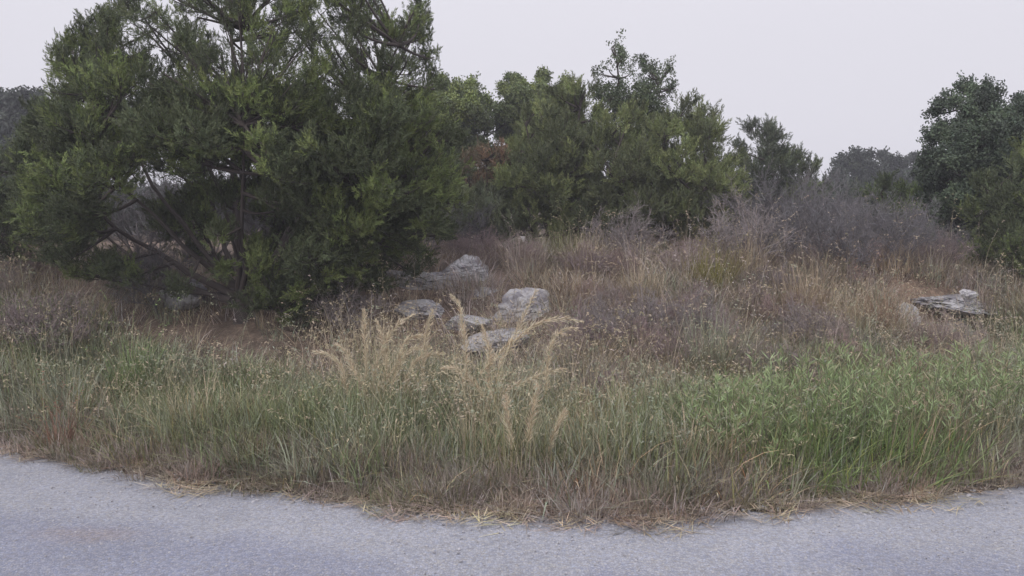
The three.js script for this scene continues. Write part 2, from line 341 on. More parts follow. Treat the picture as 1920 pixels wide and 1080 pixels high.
tree('oak_tree', 'light green round-topped tree behind the gap between juniper groups', null, {
  seed: 107, kind: 'oak', D: 20, foot: [985], lobe: 0.5, boughs: 15, sprays: 20, limbs: 6, most: 50, bright: OB, dull: OD, young: 0.5, size: 0.95, fork: [0, 1, 0],
  outline: [[900, 210], [925, 160], [985, 138], [1040, 145], [1065, 165], [1090, 200], [1090, 350], [1060, 400], [900, 400]] });
tree('juniper_tree', 'dim juniper sloping down right of the broad middle juniper, behind grey brush', null, {
  seed: 108, D: 16.5, foot: [1455], lobe: 0.45, boughs: 13, sprays: 17, limbs: 7, most: 50, bright: col(0.16, 0.195, 0.09), dull: col(0.095, 0.115, 0.07), young: 0.3, size: 1.2,
  outline: [[1370, 300], [1405, 240], [1440, 225], [1470, 262], [1505, 285], [1535, 325], [1560, 430], [1400, 450]] });
tree('juniper_tree', 'low green juniper in the dip, left of the tall right-hand tree', null, {
  seed: 109, D: 13.5, foot: [1665], lobe: 0.42, boughs: 13, sprays: 17, limbs: 6, most: 45, bright: col(0.15, 0.2, 0.07), dull: col(0.085, 0.11, 0.05), young: 0.35, size: 1.2,
  outline: [[1585, 420], [1615, 365], [1650, 340], [1700, 345], [1740, 380], [1760, 480], [1600, 490]] });
tree('oak_tree', 'tall dark bluish-green tree at the right picture edge', null, {
  seed: 110, kind: 'oak', D: 12.8, foot: [1900], lobe: 0.38, boughs: 15, sprays: 22, limbs: 9, most: 130, bright: col(0.11, 0.15, 0.085), dull: col(0.07, 0.095, 0.06), young: 0.3, size: 0.7, fork: [0, 0.6, 0],
  outline: [[1740, 400], [1745, 290], [1770, 215], [1805, 175], [1870, 168], [1980, 180], [2080, 260], [2120, 450], [2000, 540], [1880, 520], [1790, 480], [1735, 460]], thin: (x, y) => y < 300 ? 0.48 : 0.9, extra: [[1742, 262, 0, 0.1], [1748, 300, 0, 0.15], [1764, 212, 0, 0.1], [1815, 165, 0, 0.12], [1850, 172, 0, 0.12], [1785, 195, 0, 0.14], [1735, 335, 0, 0.1]] });
tree('juniper_tree', 'dense juniper low in front of the tall right-hand tree', null, {
  seed: 111, D: 11, foot: [1935], lobe: 0.4, boughs: 13, sprays: 17, limbs: 7, most: 60, bright: JB, dull: JD, young: 0.3,
  outline: [[1800, 450], [1840, 340], [1900, 275], [1990, 260], [2060, 400], [2050, 560], [1890, 560], [1820, 520]] });
tree('withered_bush', 'rust-brown withered bush in the gap left of the middle junipers', null, {
  seed: 131, D: 13.6, foot: [912], lobe: 0.22, boughs: 8, sprays: 7, limbs: 5, most: 16, stem: 0.03, bright: col(0.30, 0.19, 0.12), dull: col(0.18, 0.14, 0.09), young: 0.6,
  outline: [[862, 300], [900, 282], [950, 280], [968, 320], [910, 350], [868, 340]] });
tree('sage_shrub', 'pale grey-green shrub below the rust-brown bush, above the boulders', null, {
  seed: 132, D: 12.6, foot: [905], lobe: 0.25, boughs: 10, sprays: 10, limbs: 6, most: 40, stem: 0.025, bright: col(0.24, 0.27, 0.15), dull: col(0.16, 0.18, 0.11), young: 0.5,
  outline: [[835, 440], [860, 385], [910, 355], [945, 370], [968, 420], [960, 450]] });
const HZ = [col(0.075, 0.09, 0.06), col(0.05, 0.062, 0.045)];
tree('oak_tree', 'far grey-green tree in the top left corner beyond the great juniper', 'far trees', {
  seed: 112, kind: 'oak', D: 30, foot: [10], lobe: 0.8, boughs: 16, sprays: 12, limbs: 6, most: 40, bright: HZ[0], dull: HZ[1], size: 2, fork: [0, 1.2, 0],
  outline: [[-140, 250], [-60, 195], [0, 172], [40, 158], [75, 185], [100, 260], [100, 420], [-140, 420]] });
[[1605, 1555, 1645, 284, 'left and tallest'], [1662, 1620, 1700, 292, 'middle one'], [1705, 1672, 1745, 296, 'right one']].forEach(([x, a, b, y, w], i) =>
  tree('oak_tree', `far rounded grey-green tree on the skyline dip, ${w} of three`, 'far trees', {
    seed: 120 + i, kind: 'oak', D: 38 + 2 * i, foot: [x], lobe: 0.75, boughs: 15, sprays: 12, limbs: 5, most: 30, bright: HZ[0], dull: HZ[1], size: 2, fork: [0, 1.2, 0],
    outline: [[a, 330], [a + 14, y + 10], [x, y], [b - 18, y + 5], [b, 330], [b, 430], [a, 430]] }));
{ // the wood beyond, one mass: low evergreen scrub closing every gap
  const R = rng(300), list = [];
  for (let k = 0; k < 26000; k++) {
    const d = 21 + 16 * R(), x = (R() * 2 - 1) * 0.95 * d, top = 1.0 + 0.7 * fbm(x * 0.4, 3, d * 0.3) + (d - 21) * 0.06, p = onLand(x, -d), y = top * Math.sqrt(R());
    p.y += y; list.push({ m: place(p, dirRand(R).addScaledVector(YUP, 0.9).normalize(), R() * 6.3, 2.6 + 1.6 * R()), c: tint(R() < 0.35 ? HZ[0] : HZ[1], R, 0.3) });
  }
  tag(instanced('distant_woodland', SPRIG[0], M.foliage, list, scene), 'low dark evergreen scrub closing the gaps behind the trees', 'woodland', null, 'stuff');
}

// ---------------------------------------------------------------- bare shrubs
function twigGeo(seed, h, spread, colour, levels = 4) {
  const R = rng(seed), stems = new Buf(), twigs = new Buf();
  const grow = (p, d, len, r, lev) => {
    const pts = [p.clone()], rad = [r]; let q = p.clone(), dd = d.clone();
    for (let k = 1; k <= 3; k++) { dd.add(dirRand(R).multiplyScalar(0.22)).addScaledVector(YUP, 0.05).normalize(); q = q.clone().addScaledVector(dd, len / 3); pts.push(q); rad.push(r * (1 - 0.2 * k)); }
    (lev === levels ? stems : twigs).tube(pts, rad, 3, tint(colour, R, 0.25));
    if (lev <= 0) return;
    const n = 4;
    for (let k = 0; k < n; k++) { const a = pts[1 + Math.floor(R() * 3)]; grow(a, dd.clone().add(dirRand(R).multiplyScalar(0.85)).normalize(), len * (0.5 + 0.25 * R()), Math.max(0.003, r * 0.6), lev - 1); }
  };
  for (let k = 0; k < 7; k++) { const a = k / 7 * 6.28 + R(), s = spread * (0.4 + 0.6 * R()); grow(V(Math.cos(a) * 0.05, -0.03, Math.sin(a) * 0.05), V(Math.cos(a) * s, 1, Math.sin(a) * s).normalize(), h * 0.5, 0.015, levels); }
  return [stems.geo(), twigs.geo()];
}
const greyTwig = col(0.19, 0.18, 0.19), brownTwig = col(0.30, 0.265, 0.262), pinkTwig = col(0.29, 0.235, 0.23);
const SHRUB = { grey: [twigGeo(41, 1.3, 0.7, greyTwig), twigGeo(42, 1.3, 0.7, greyTwig)], brown: [twigGeo(43, 1.1, 0.9, brownTwig)], pink: [twigGeo(44, 0.9, 1.0, pinkTwig)] };
[['grey', 1425, 12.0, 1.05, 'tall bare grey shrub against the right flank of the middle juniper'],
 ['grey', 1490, 11.6, 1.0, 'bare grey shrub above the tan grass, left of the thickest brush'],
 ['grey', 1560, 11.9, 0.9, 'bare grey shrub in the thickest of the brush under the skyline dip'],
 ['grey', 1635, 11.4, 0.78, 'bare grey shrub right of the thickest brush, below the low green juniper'],
 ['grey', 1710, 11.2, 0.6, 'bare grey shrub above the right-hand ledge'],
 ['grey', 1790, 11.0, 0.5, 'bare grey shrub at the foot of the tall right-hand tree'],
 ['grey', 1530, 13.0, 0.95, 'hindmost bare grey shrub, under the sloping dim juniper'],
 ['grey', 1545, 10.7, 0.75, 'bare grey shrub directly behind the thick sandy tussock'],
 ['grey', 1605, 10.4, 0.7, 'bare grey shrub behind the reddish tan tussock'],
 ['grey', 1680, 10.5, 0.7, 'bare grey shrub just left of the right-hand ledge'],
 ['grey', 1460, 10.9, 0.7, 'bare grey shrub between the arching tan tussock and the sandy one'],
 ['brown', 1385, 10.6, 0.95, 'brown twiggy shrub rising from arching tan grass'],
 ['brown', 1180, 11.2, 0.75, 'brown twiggy shrub at the foot of the middle junipers'],
 ['brown', 1215, 8.7, 0.55, 'low purplish brown dead brush right of the pale boulders'],
 ['brown', 1120, 8.6, 0.55, 'low purplish brown dead brush beside the curling plumes'],
 ['brown', 1310, 8.8, 0.5, 'low purplish brown dead brush in front of the yellow-green bush'],
 ['brown', 1500, 8.6, 0.5, 'low purplish brown dead brush below the tan tussocks'],
 ['grey', 870, 12.2, 0.7, 'low grey brush behind the pointed boulder'],
 ['grey', 800, 11.9, 0.7, 'low grey brush left of the pointed boulder, under juniper boughs'],
 ['pink', 30, 8.9, 1.0, 'pinkish dry brush at the left picture edge'],
 ['pink', 110, 8.7, 0.85, 'pinkish dry brush just right of the left-edge brush'],
 ['grey', 300, 9.8, 0.75, 'dead grey twigs under the left side of the great juniper'],
 ['grey', 270, 12.6, 1.1, 'grey brush glimpsed between the left limbs of the great juniper'],
 ['grey', 400, 13.0, 1.2, 'grey brush glimpsed behind the trunk foot of the great juniper'],
 ['grey', 500, 12.7, 1.0, 'grey brush glimpsed right of the trunk foot of the great juniper'],
 ['brown', 650, 9.0, 0.6, 'brown dead brush under the right side of the great juniper'],
].forEach(([k, px, d, s, label], i) => {
  const g = SHRUB[k][i % SHRUB[k].length], t = thing('bare_shrub', label, 'shrub', onLandPx(px, d), k === 'grey' ? 'bare grey shrubs on the bank' : 'dry brush on the bank');
  mesh('stems', g[0], M.twig, t); mesh('twigs', g[1], M.twig, t); t.rotation.y = i * 2.39; t.scale.setScalar(s);
});

// ---------------------------------------------------------------- limestone
function rockGeo(seed, sx, sy, sz, o = {}) {
  const R = rng(seed), g = new THREE.IcosahedronGeometry(1, 26), p = g.attributes.position, cols = [], planes = [];
  for (let k = 0; k < (o.planes ?? 13); k++) planes.push([dirRand(R), 0.5 + 0.32 * R()]);
  if (o.peak) planes.push([V(-0.72, 0.66, 0.1).normalize(), 0.5], [V(0.9, 0.35, 0.1).normalize(), 0.45], [V(0.1, 0.3, 0.95).normalize(), 0.55]);
  const v = V(0, 0, 0), so = seed * 3.7;
  for (let i = 0; i < p.count; i++) {
    v.fromBufferAttribute(p, i).normalize(); let r = 1.05;
    for (const [n, d] of planes) { const c = v.dot(n); if (c > 0.05) r = Math.min(r, d / c); }
    const bed = Math.abs(((v.y * 3.1 + 1.2 * fbm(v.x * 1.5 + so, v.y * 1.5, v.z * 1.5) + 10) % 1) - 0.5), seam = Math.abs(fbm(v.x * 2.1 + so, v.y * 1.7 + 3, v.z * 2.1, 2));
    r -= 0.035 * sstep(0.1, 0.02, bed) * sstep(-0.1, 0.2, noise3(v.x * 2 + so, 1, v.z * 2)) + 0.07 * sstep(0.045, 0.01, seam);
    r += 0.10 * fbm(v.x * 2.2 + so, v.y * 2.2, v.z * 2.2) + 0.06 * fbm(v.x * 7 + so, v.y * 9, v.z * 7) - 0.10 * sstep(0.25, 0.5, fbm(v.x * 3.5, v.y * 6 + so, v.z * 3.5));
    const stain = sstep(-0.05, 0.3, fbm(v.x * 4 + so, v.y * 1.6 + 9, v.z * 4)), lichen = sstep(0.2, 0.35, fbm(v.x * 9 + so, v.y * 9, v.z * 9 + 4)), q = 1 + 0.3 * fbm(v.x * 16, v.y * 16, v.z * 16 + so);
    const b = (o.tone ?? 0.42) * q * (1 - 0.42 * stain) * (1 - 0.25 * lichen);
    cols.push(b * 1.0, b * (0.98 - 0.02 * stain), b * (1.0 + 0.05 * stain));
    p.setXYZ(i, v.x * r * sx, v.y * r * sy, v.z * r * sz);
  }
  g.setAttribute('color', new THREE.Float32BufferAttribute(cols, 3)); g.deleteAttribute('uv'); g.computeVertexNormals(); return g;
}
function rock(name, label, px, py, d, w, h, seed, o = {}) {   // centre in the picture, metres off, width and height in picture pixels
  const c = at(px, py, d), k = d / F, m = mesh(name, rockGeo(seed, w * k / 2, h * k / 2, (o.deep ?? w * 0.8) * k / 2, o), M.rock, scene);
  m.position.copy(c); m.rotation.set(0, o.turn ?? 0, o.tilt ?? 0); return tag(m, label, 'rock', 'limestone on the bank', 'thing');
}
rock('limestone_boulder', 'largest pale boulder, pointed, above the others on the bank', 872, 516, 10.9, 175, 92, 7, { peak: true, tone: 0.46, tilt: 0.1 });
rock('limestone_boulder', 'low craggy boulder left of the pointed one, under juniper boughs', 785, 530, 10.5, 150, 62, 8, { tone: 0.46, tilt: -0.08 });
rock('limestone_boulder', 'pale block-shaped boulder in mid-picture behind the curling plumes', 980, 590, 9.6, 145, 100, 9, { tone: 0.46, turn: 0.5, tilt: 0.2, planes: 16 });
rock('limestone_slab', 'flat pale slab just left below the block-shaped boulder', 882, 606, 9.2, 115, 46, 10, { tone: 0.46, tilt: -0.1 });
rock('limestone_slab', 'slab lowest of the stones, behind the plume stalks', 925, 642, 8.8, 140, 60, 12, { tone: 0.46, tilt: 0.12 });
rock('limestone_slab', 'narrow broken ledge between the pointed boulder and the block below', 900, 556, 10.2, 120, 34, 24, { tone: 0.46, tilt: 0.1 });
rock('limestone_boulder', 'pale rounded stone half hidden in tan grass below the middle junipers', 1152, 520, 10.7, 60, 56, 13, { tone: 0.46 });
rock('limestone_boulder', 'small white stone right of the half-hidden rounded one', 1232, 515, 10.6, 36, 28, 14, { tone: 0.46 });
rock('limestone_boulder', 'smallest white stone next to the yellow-green bush', 1262, 522, 10.5, 32, 26, 15, { tone: 0.46 });
rock('limestone_boulder', 'lone grey stone under the left side of the great juniper', 335, 550, 9.9, 95, 62, 16, { tone: 0.46 });
rock('limestone_slab', 'broken flat slab at the foot of the bank left of the other slabs', 790, 585, 9.6, 130, 44, 17, { tone: 0.46 });
rock('limestone_ledge', 'wide overhanging ledge at the right with a shaded hollow beneath', 1765, 568, 10.1, 180, 40, 18, { tone: 0.46, deep: 230, tilt: -0.1 });
rock('limestone_boulder', 'rounded boulder in the hollow under the right-hand ledge', 1795, 624, 9.75, 80, 74, 19, { tone: 0.46 });
rock('limestone_boulder', 'blocky stone under the left end of the right-hand ledge', 1695, 604, 9.8, 60, 74, 23, { tone: 0.46 });
rock('limestone_boulder', 'small pale stone perched at the right end of the right-hand ledge', 1815, 556, 9.6, 34, 34, 20, { tone: 0.46 });
rock('limestone_boulder', 'small pale stone in the brush left of the right-hand ledge', 1565, 556, 10.0, 44, 26, 21, { tone: 0.46 });

// fallen log on the crest behind the pointed boulder
{
  const a = at(915, 478, 12), b = at(978, 449, 12), t = thing('fallen_log', 'weathered fallen log with pale broken end on the crest', 'log', a), e = b.clone().sub(a), lb = new Buf();
  lb.tube([V(-0.25, -0.12, 0), e.clone().multiplyScalar(0.3).add(V(0, 0.01, 0)), e.clone().multiplyScalar(0.7), e], [0.07, 0.075, 0.07, 0.06], 9, col(0.17, 0.15, 0.12), 0.3, 2); mesh('stem', lb.geo(), M.bark, t);
  const cb = new Buf(); cb.tube([e, e.clone().multiplyScalar(1.03), e.clone().multiplyScalar(1.1).add(V(0, 0.02, 0))], [0.062, 0.056, 0.004], 9, col(0.45, 0.42, 0.4), 0.3, 6); mesh('broken_end', cb.geo(), M.bark, t);
}

// ---------------------------------------------------------------- grasses
const WHITE = col(1, 1, 1);
function tuft(seed, n, rad, h, o = {}) {                    // a patch of bending blades
  const R = rng(seed), b = new Buf();
  for (let k = 0; k < n; k++) {
    const a = R() * 6.283, r = rad * Math.sqrt(R()), len = h * (0.45 + 0.6 * R());
    b.blade(Math.cos(a) * r, -0.02, Math.sin(a) * r, a + (R() - 0.5) * 2.5, len, (o.lean ?? 0.25) * R(), (o.curl ?? 0.9) * R(), (o.w ?? 0.006) * (0.7 + 0.6 * R()), R() < (o.mix ?? 0) ? tint(col(1.9, 1.45, 1.3), R, 0.25) : tint(o.c ?? WHITE, R, 0.28), 4);
  }
  return b;
}
function seedTuft(seed, n, rad, h, bend = 1) {                        // thin culms with small drooping spikelets on one side
  const R = rng(seed), b = new Buf();
  for (let k = 0; k < n; k++) {
    const a = R() * 6.283, r = rad * Math.sqrt(R()), yaw = R() * 6.283, len = h * (0.6 + 0.5 * R()), c = tint(WHITE, R, 0.2), e = b.blade(Math.cos(a) * r, -0.02, Math.sin(a) * r, yaw, len, 0.2 * R(), (0.2 + R()) * bend, 0.0035, c, 6, 0.6);
    for (let j = 0; j < 7; j++) {
      const t = j / 7, o = V(e[0] - Math.cos(yaw) * Math.sin(e[3]) * t * 0.14, e[1] - Math.cos(e[3]) * t * 0.14, e[2] - Math.sin(yaw) * Math.sin(e[3]) * t * 0.14);
      b.flake(o, dirRand(R).multiplyScalar(0.7).add(V(Math.cos(yaw) * 0.5, -0.25, Math.sin(yaw) * 0.5)).normalize(), V(R() - 0.5, R(), R() - 0.5).normalize(), 0.028, 0.0045, c);
    }
  }
  return b;
}
function fallenStraw(seed) {
  const R = rng(seed), b = new Buf();
  for (let k = 0; k < 26; k++) { const a = R() * 6.283, r = 0.13 * Math.sqrt(R()); b.blade(Math.cos(a) * r, 0.004 + 0.02 * R(), Math.sin(a) * r, R() * 6.283, 0.06 + 0.14 * R(), 1.3 + 0.25 * R(), 0.2 * R(), 0.004 + 0.004 * R(), tint(WHITE, R, 0.35), 3, 0.3); }
  return b;
}
function scatter(n, seed, rule) {                           // rule(x, d, R) -> null or { s, sy, c }
  const R = rng(seed), list = [];
  for (let k = 0; k < n; k++) {
    const d = 4.6 + 8.4 * R(), x = (R() * 2 - 1) * (0.72 * d + 1.2), e = ragged(x), q = rule(x, d, d - e, R); if (!q || (Math.abs(x - 4.95) < 0.5 && d > 8.5 && d < 10.2 && R() < 0.9)) continue;
    const p = onLand(x, -d); if (d - e < 0.3) p.y = Math.max(p.y, 0.014);
    const tilt = V((R() - 0.5) * 0.3, 1, (R() - 0.5) * 0.3).normalize();
    list.push({ m: place(p, tilt, R() * 6.283, q.s, q.sy ?? q.s), c: q.c });
  }
  return list;
}
const patchy = (x, d, f, o) => fbm(x * f + o, 3.3, d * f);
const px_ = (x, d) => W / 2 + F * x / d;
const G = { green: col(0.235, 0.275, 0.14), sage: col(0.3, 0.32, 0.23), fresh: col(0.24, 0.33, 0.125), olive: col(0.24, 0.235, 0.125), tan: col(0.48, 0.395, 0.285), pink: col(0.46, 0.39, 0.355), brown: col(0.31, 0.26, 0.215), rust: col(0.35, 0.26, 0.2), pale: col(0.44, 0.38, 0.25) };
tag(instanced('verge_grass', tuft(51, 40, 0.2, 0.62, { lean: 0.65, curl: 1.5, w: 0.009, mix: 0.22 }).geo(), M.grass, scatter(7000, 61, (x, d, s, R) => {
  if (s < 0.25 || s > (px_(x, d) < 700 ? 2.3 : 2.9) || R() > (s < 0.6 ? 0.35 : 0.9) + 0.5 * patchy(x, d, 1.6, 4)) return null;
  const n = patchy(x, d, 0.8, 2), k = R() * 0.55 + 0.45 * (0.5 + patchy(x, d, 1.4, 77)), px = px_(x, d), c = patchy(x, d, 1.9, 55) > 0.22 && R() < 0.6 ? (R() < 0.5 ? G.tan : G.pale) : px > 1330 && px < 1800 && s < 2 && R() < 0.75 ? G.fresh : k < 0.45 + n * 0.5 ? G.green : k < 0.8 ? G.sage : G.olive;
  const hh = (0.52 + 0.5 * patchy(x, d, 1.2, 9) + 0.3 * R()) * lerp(0.55, 1, sstep(0.2, 0.9, s)) * (s > 2 ? 0.8 : 1);
  return { s: 0.9 + 0.3 * R(), sy: hh * 1.25, c: tint(c, R, 0.2) };
}), scene), 'mixed green grass growing along the road verge', 'grass', null, 'stuff');
tag(instanced('seeding_grass', seedTuft(52, 9, 0.2, 0.8).geo(), M.straw, scatter(3000, 62, (x, d, s, R) => {
  if (s < 0.35 || s > 3.4 || (s > 1.9 && px_(x, d) > 150 && px_(x, d) < 640 && R() < 0.8) || R() > 0.45 + 0.7 * patchy(x, d, 1.3, 14)) return null;
  return { s: 0.9 + 0.2 * R(), sy: 0.6 + 0.55 * R(), c: tint(R() < 0.4 ? G.sage : R() < 0.6 ? G.tan : G.pale, R, 0.2) };
}), scene), 'thin seeding grass stalks with drooping pale spikelets above the verge', 'grass', null, 'stuff');
tag(instanced('withered_grass', tuft(53, 60, 0.16, 0.34, { lean: 0.7, curl: 1.3, w: 0.005 }).geo(), M.straw, scatter(8000, 63, (x, d, s, R) => {
  if (s < -0.04 || s > 1.5 || R() > 1.15 - s * 0.7 || (s < 0.1 && R() > 0.5 + patchy(x, d, 3, 40))) return null;
  const k = R(); return { s: 0.8 + 0.4 * R(), sy: (0.55 + 0.6 * R()) * lerp(0.45, 1, sstep(0, 0.5, s)), c: tint(k < 0.55 ? G.brown : k < 0.75 ? G.rust : k < 0.9 ? G.pink : G.olive, R, 0.25) };
}), scene), 'short withered brown grass along the road edge', 'grass', null, 'stuff');
tag(instanced('fallen_straw', fallenStraw(54).geo(), M.straw, scatter(9000, 64, (x, d, s, R) => {
  if (s < -0.22 || s > 0.5 || R() > (s < 0 ? 0.55 + s * 2.4 : 1) + 0.5 * patchy(x, d, 2.2, 31)) return null;
  const k = R(); return { s: 0.7 + 0.6 * R(), sy: 0.7, c: tint(k < 0.3 ? G.brown : k < 0.65 ? G.tan : k < 0.75 ? G.rust : G.pale, R, 0.3) };
}), scene), 'loose straw lying on the edge of the gravel', 'straw', null, 'stuff');
tag(instanced('bank_grass', tuft(55, 46, 0.22, 0.55, { lean: 0.8, curl: 1.7, w: 0.006 }).geo(), M.straw, scatter(9000, 65, (x, d, s, R) => {
  if (s < 1.9 || d > 13 || R() > 0.85) return null;
  const px = px_(x, d), n = patchy(x, d, 0.9, 5), k = R() + n * 0.6, shade = px < 760;
  if (shade && R() < (px > 180 ? 0.9 : 0.7)) return null;
  if (px > 690 && px < 1060 && d > 7.6 && d < 11.2 && R() < 0.82) return null;
  const c = k < 0.35 ? G.pink : k < 0.75 ? G.tan : k < 0.85 ? G.brown : G.sage;
  return { s: 0.8 + 0.5 * R(), sy: 0.5 + 0.5 * R(), c: tint(c, R, 0.22) };
}), scene), 'tan and pinkish dry grass covering the bank', 'grass', null, 'stuff');
tag(instanced('arching_stalks', seedTuft(56, 8, 0.2, 0.9, 1.6).geo(), M.straw, scatter(2600, 67, (x, d, s, R) => {
  const px = px_(x, d); if (s < 1.6 || d > 12 || px < 560 || R() > 0.5 + 0.7 * patchy(x, d, 1.2, 21) || (px > 800 && px < 1040 && d > 7.6 && R() < 0.8)) return null;
  return { s: 0.8 + 0.5 * R(), sy: 0.5 + 0.6 * R(), c: tint(R() < 0.6 ? G.tan : R() < 0.6 ? G.pale : G.pink, R, 0.2) };
}), scene), 'long tan seed stalks arching over the bank grass', 'grass', null, 'stuff');
tag(instanced('dead_forbs', SHRUB.brown[0][1], M.twig, scatter(700, 66, (x, d, s, R) => (s < 2.2 || d > 12 || R() > 0.6 || (px_(x, d) > 170 && px_(x, d) < 1040 && d < 11)) ? null : { s: 0.25 + 0.25 * R(), c: tint(col(1.15, 1.03, 1.0), R, 0.25) }), scene), 'purplish dead weeds tangled through the bank grass', 'weeds', null, 'stuff');

// tussocks that stand out
function tussock(label, px, d, h, c, seed, o = {}) {
  const t = thing('grass_tussock', label, 'grass clump', onLandPx(px, d), 'tussocks on the bank');
  mesh('blades', tuft(seed, o.n ?? 260, o.r ?? 0.14, h, { lean: 0.75, curl: o.curl ?? 1.2, w: 0.006, c }).geo(), M.straw, t).userData.kind = 'stuff';
  const s = seedTuft(seed + 1, o.stalks ?? 14, o.r ?? 0.14, h * 1.15).geo(); s.attributes.color.array.forEach((q, i, a) => { a[i] = q * [c.r, c.g, c.b][i % 3] * 1.05; });
  mesh('seed_stalks', s, M.straw, t).userData.kind = 'stuff';
}
tussock('pale green tussock on the crest left of the middle junipers', 1060, 11.4, 0.7, col(0.27, 0.28, 0.14), 401, { r: 0.25 });
tussock('pinkish tussock just right of the pointed boulder', 985, 10.9, 0.6, G.pink, 403, { r: 0.25 });
tussock('tall tan tussock right of the pinkish one', 1100, 10.6, 0.75, G.tan, 405, { r: 0.2 });
tussock('tan tussock arching over the purplish brush', 1200, 9.6, 0.7, G.tan, 407, { r: 0.2, curl: 1.7 });
tussock('yellow-green bushy tussock among tan grass right of the white stones', 1330, 10.0, 0.75, col(0.26, 0.25, 0.07), 409, { r: 0.2, curl: 0.6, n: 380 });
tussock('arching tan tussock right of the yellow-green one', 1400, 10.4, 0.95, G.tan, 411, { r: 0.18, curl: 1.7, stalks: 26 });
tussock('thick sandy tussock in front of the grey brush', 1500, 9.3, 0.85, col(0.43, 0.34, 0.24), 413, { r: 0.24, n: 420 });
tussock('sandy tussock right of the thickest sandy one', 1575, 9.0, 0.75, G.tan, 415, { r: 0.2 });
tussock('reddish tan tussock left of the right-hand ledge', 1650, 9.2, 0.7, col(0.36, 0.25, 0.18), 417, { r: 0.2 });
tussock('upright pale tussock at the right end of the right-hand ledge', 1850, 9.2, 0.95, col(0.30, 0.28, 0.18), 419, { r: 0.22, curl: 0.7 });
tussock('short tan tussock tucked between the block-shaped boulder and its slabs', 925, 8.9, 0.32, G.tan, 429, { r: 0.15, n: 130, stalks: 8 });
tussock('short brown tussock just below the pointed boulder', 855, 10.1, 0.35, G.brown, 431, { r: 0.22, n: 170, stalks: 8 });
tussock('wispy tan tussock growing in front of the right-hand ledge', 1735, 8.9, 0.55, G.tan, 427, { r: 0.3, n: 160 });
tussock('sage tussock at the foot of the bank below the sandy ones', 1340, 8.0, 0.85, G.sage, 421, { r: 0.25, curl: 0.8, n: 380 });
tussock('reddish clump at the road edge far left', 105, 6.6, 0.5, col(0.30, 0.17, 0.12), 423, { r: 0.08, n: 90 });
tussock('bright green clump at the foot of the verge under the great juniper', 250, 7.9, 0.75, G.fresh, 425, { r: 0.2, curl: 0.8 });

// leafy bright green weeds, right of the middle
function leafyWeed(label, px, d, h, seed) {
  const R = rng(seed), t = thing('leafy_weed', label, 'weed', onLandPx(px, d), 'leafy weeds on the right of the verge'), sb = new Buf(), lb = new Buf();
  for (let k = 0; k < 46; k++) {
    const a = R() * 6.283, r = 0.46 * Math.sqrt(R()), len = h * (0.4 + 0.65 * R()), tip = V(Math.cos(a) * (r + 0.1 * R()), len, Math.sin(a) * (r + 0.1 * R())), base = V(Math.cos(a) * r * 0.7, -0.02, Math.sin(a) * r * 0.7);
    sb.tube([base, base.clone().lerp(tip, 0.5).add(V(0.01, 0, 0.01)), tip], [0.004, 0.0032, 0.002], 3, tint(col(0.2, 0.2, 0.13), R, 0.2));
    for (let j = 0; j < 34; j++) { const q = 0.3 + 0.7 * Math.sqrt(R()), o = base.clone().lerp(tip, q), dr = dirRand(R).addScaledVector(YUP, 1.1).normalize(); lb.flake(o, dr, V(R() - 0.5, R() - 0.5, R() - 0.5).cross(dr).normalize(), 0.05 + 0.06 * R(), 0.0038, tint(R() < 0.15 ? col(0.33, 0.3, 0.19) : col(0.27, 0.345, 0.16), R, 0.3)); }
  }
  mesh('stems', sb.geo(), M.grass, t).userData.kind = 'stuff'; mesh('leaves', lb.geo(), M.leaf, t).userData.kind = 'stuff';
}
leafyWeed('bright green leafy weed, leftmost of the row on the right verge', 1400, 5.9, 0.70, 501);
leafyWeed('bright green leafy weed, second of the row on the right verge', 1490, 6.0, 0.78, 502);
leafyWeed('bright green leafy weed, third and brightest of the row on the right verge', 1580, 6.05, 0.80, 503);
leafyWeed('bright green leafy weed, fourth of the row on the right verge', 1670, 6.2, 0.82, 504);
leafyWeed('green leafy weed, fifth of the row, below the right-hand ledge', 1770, 6.5, 0.8, 505);
leafyWeed('green leafy weed, last of the row at the right picture edge', 1880, 6.7, 0.8, 506);

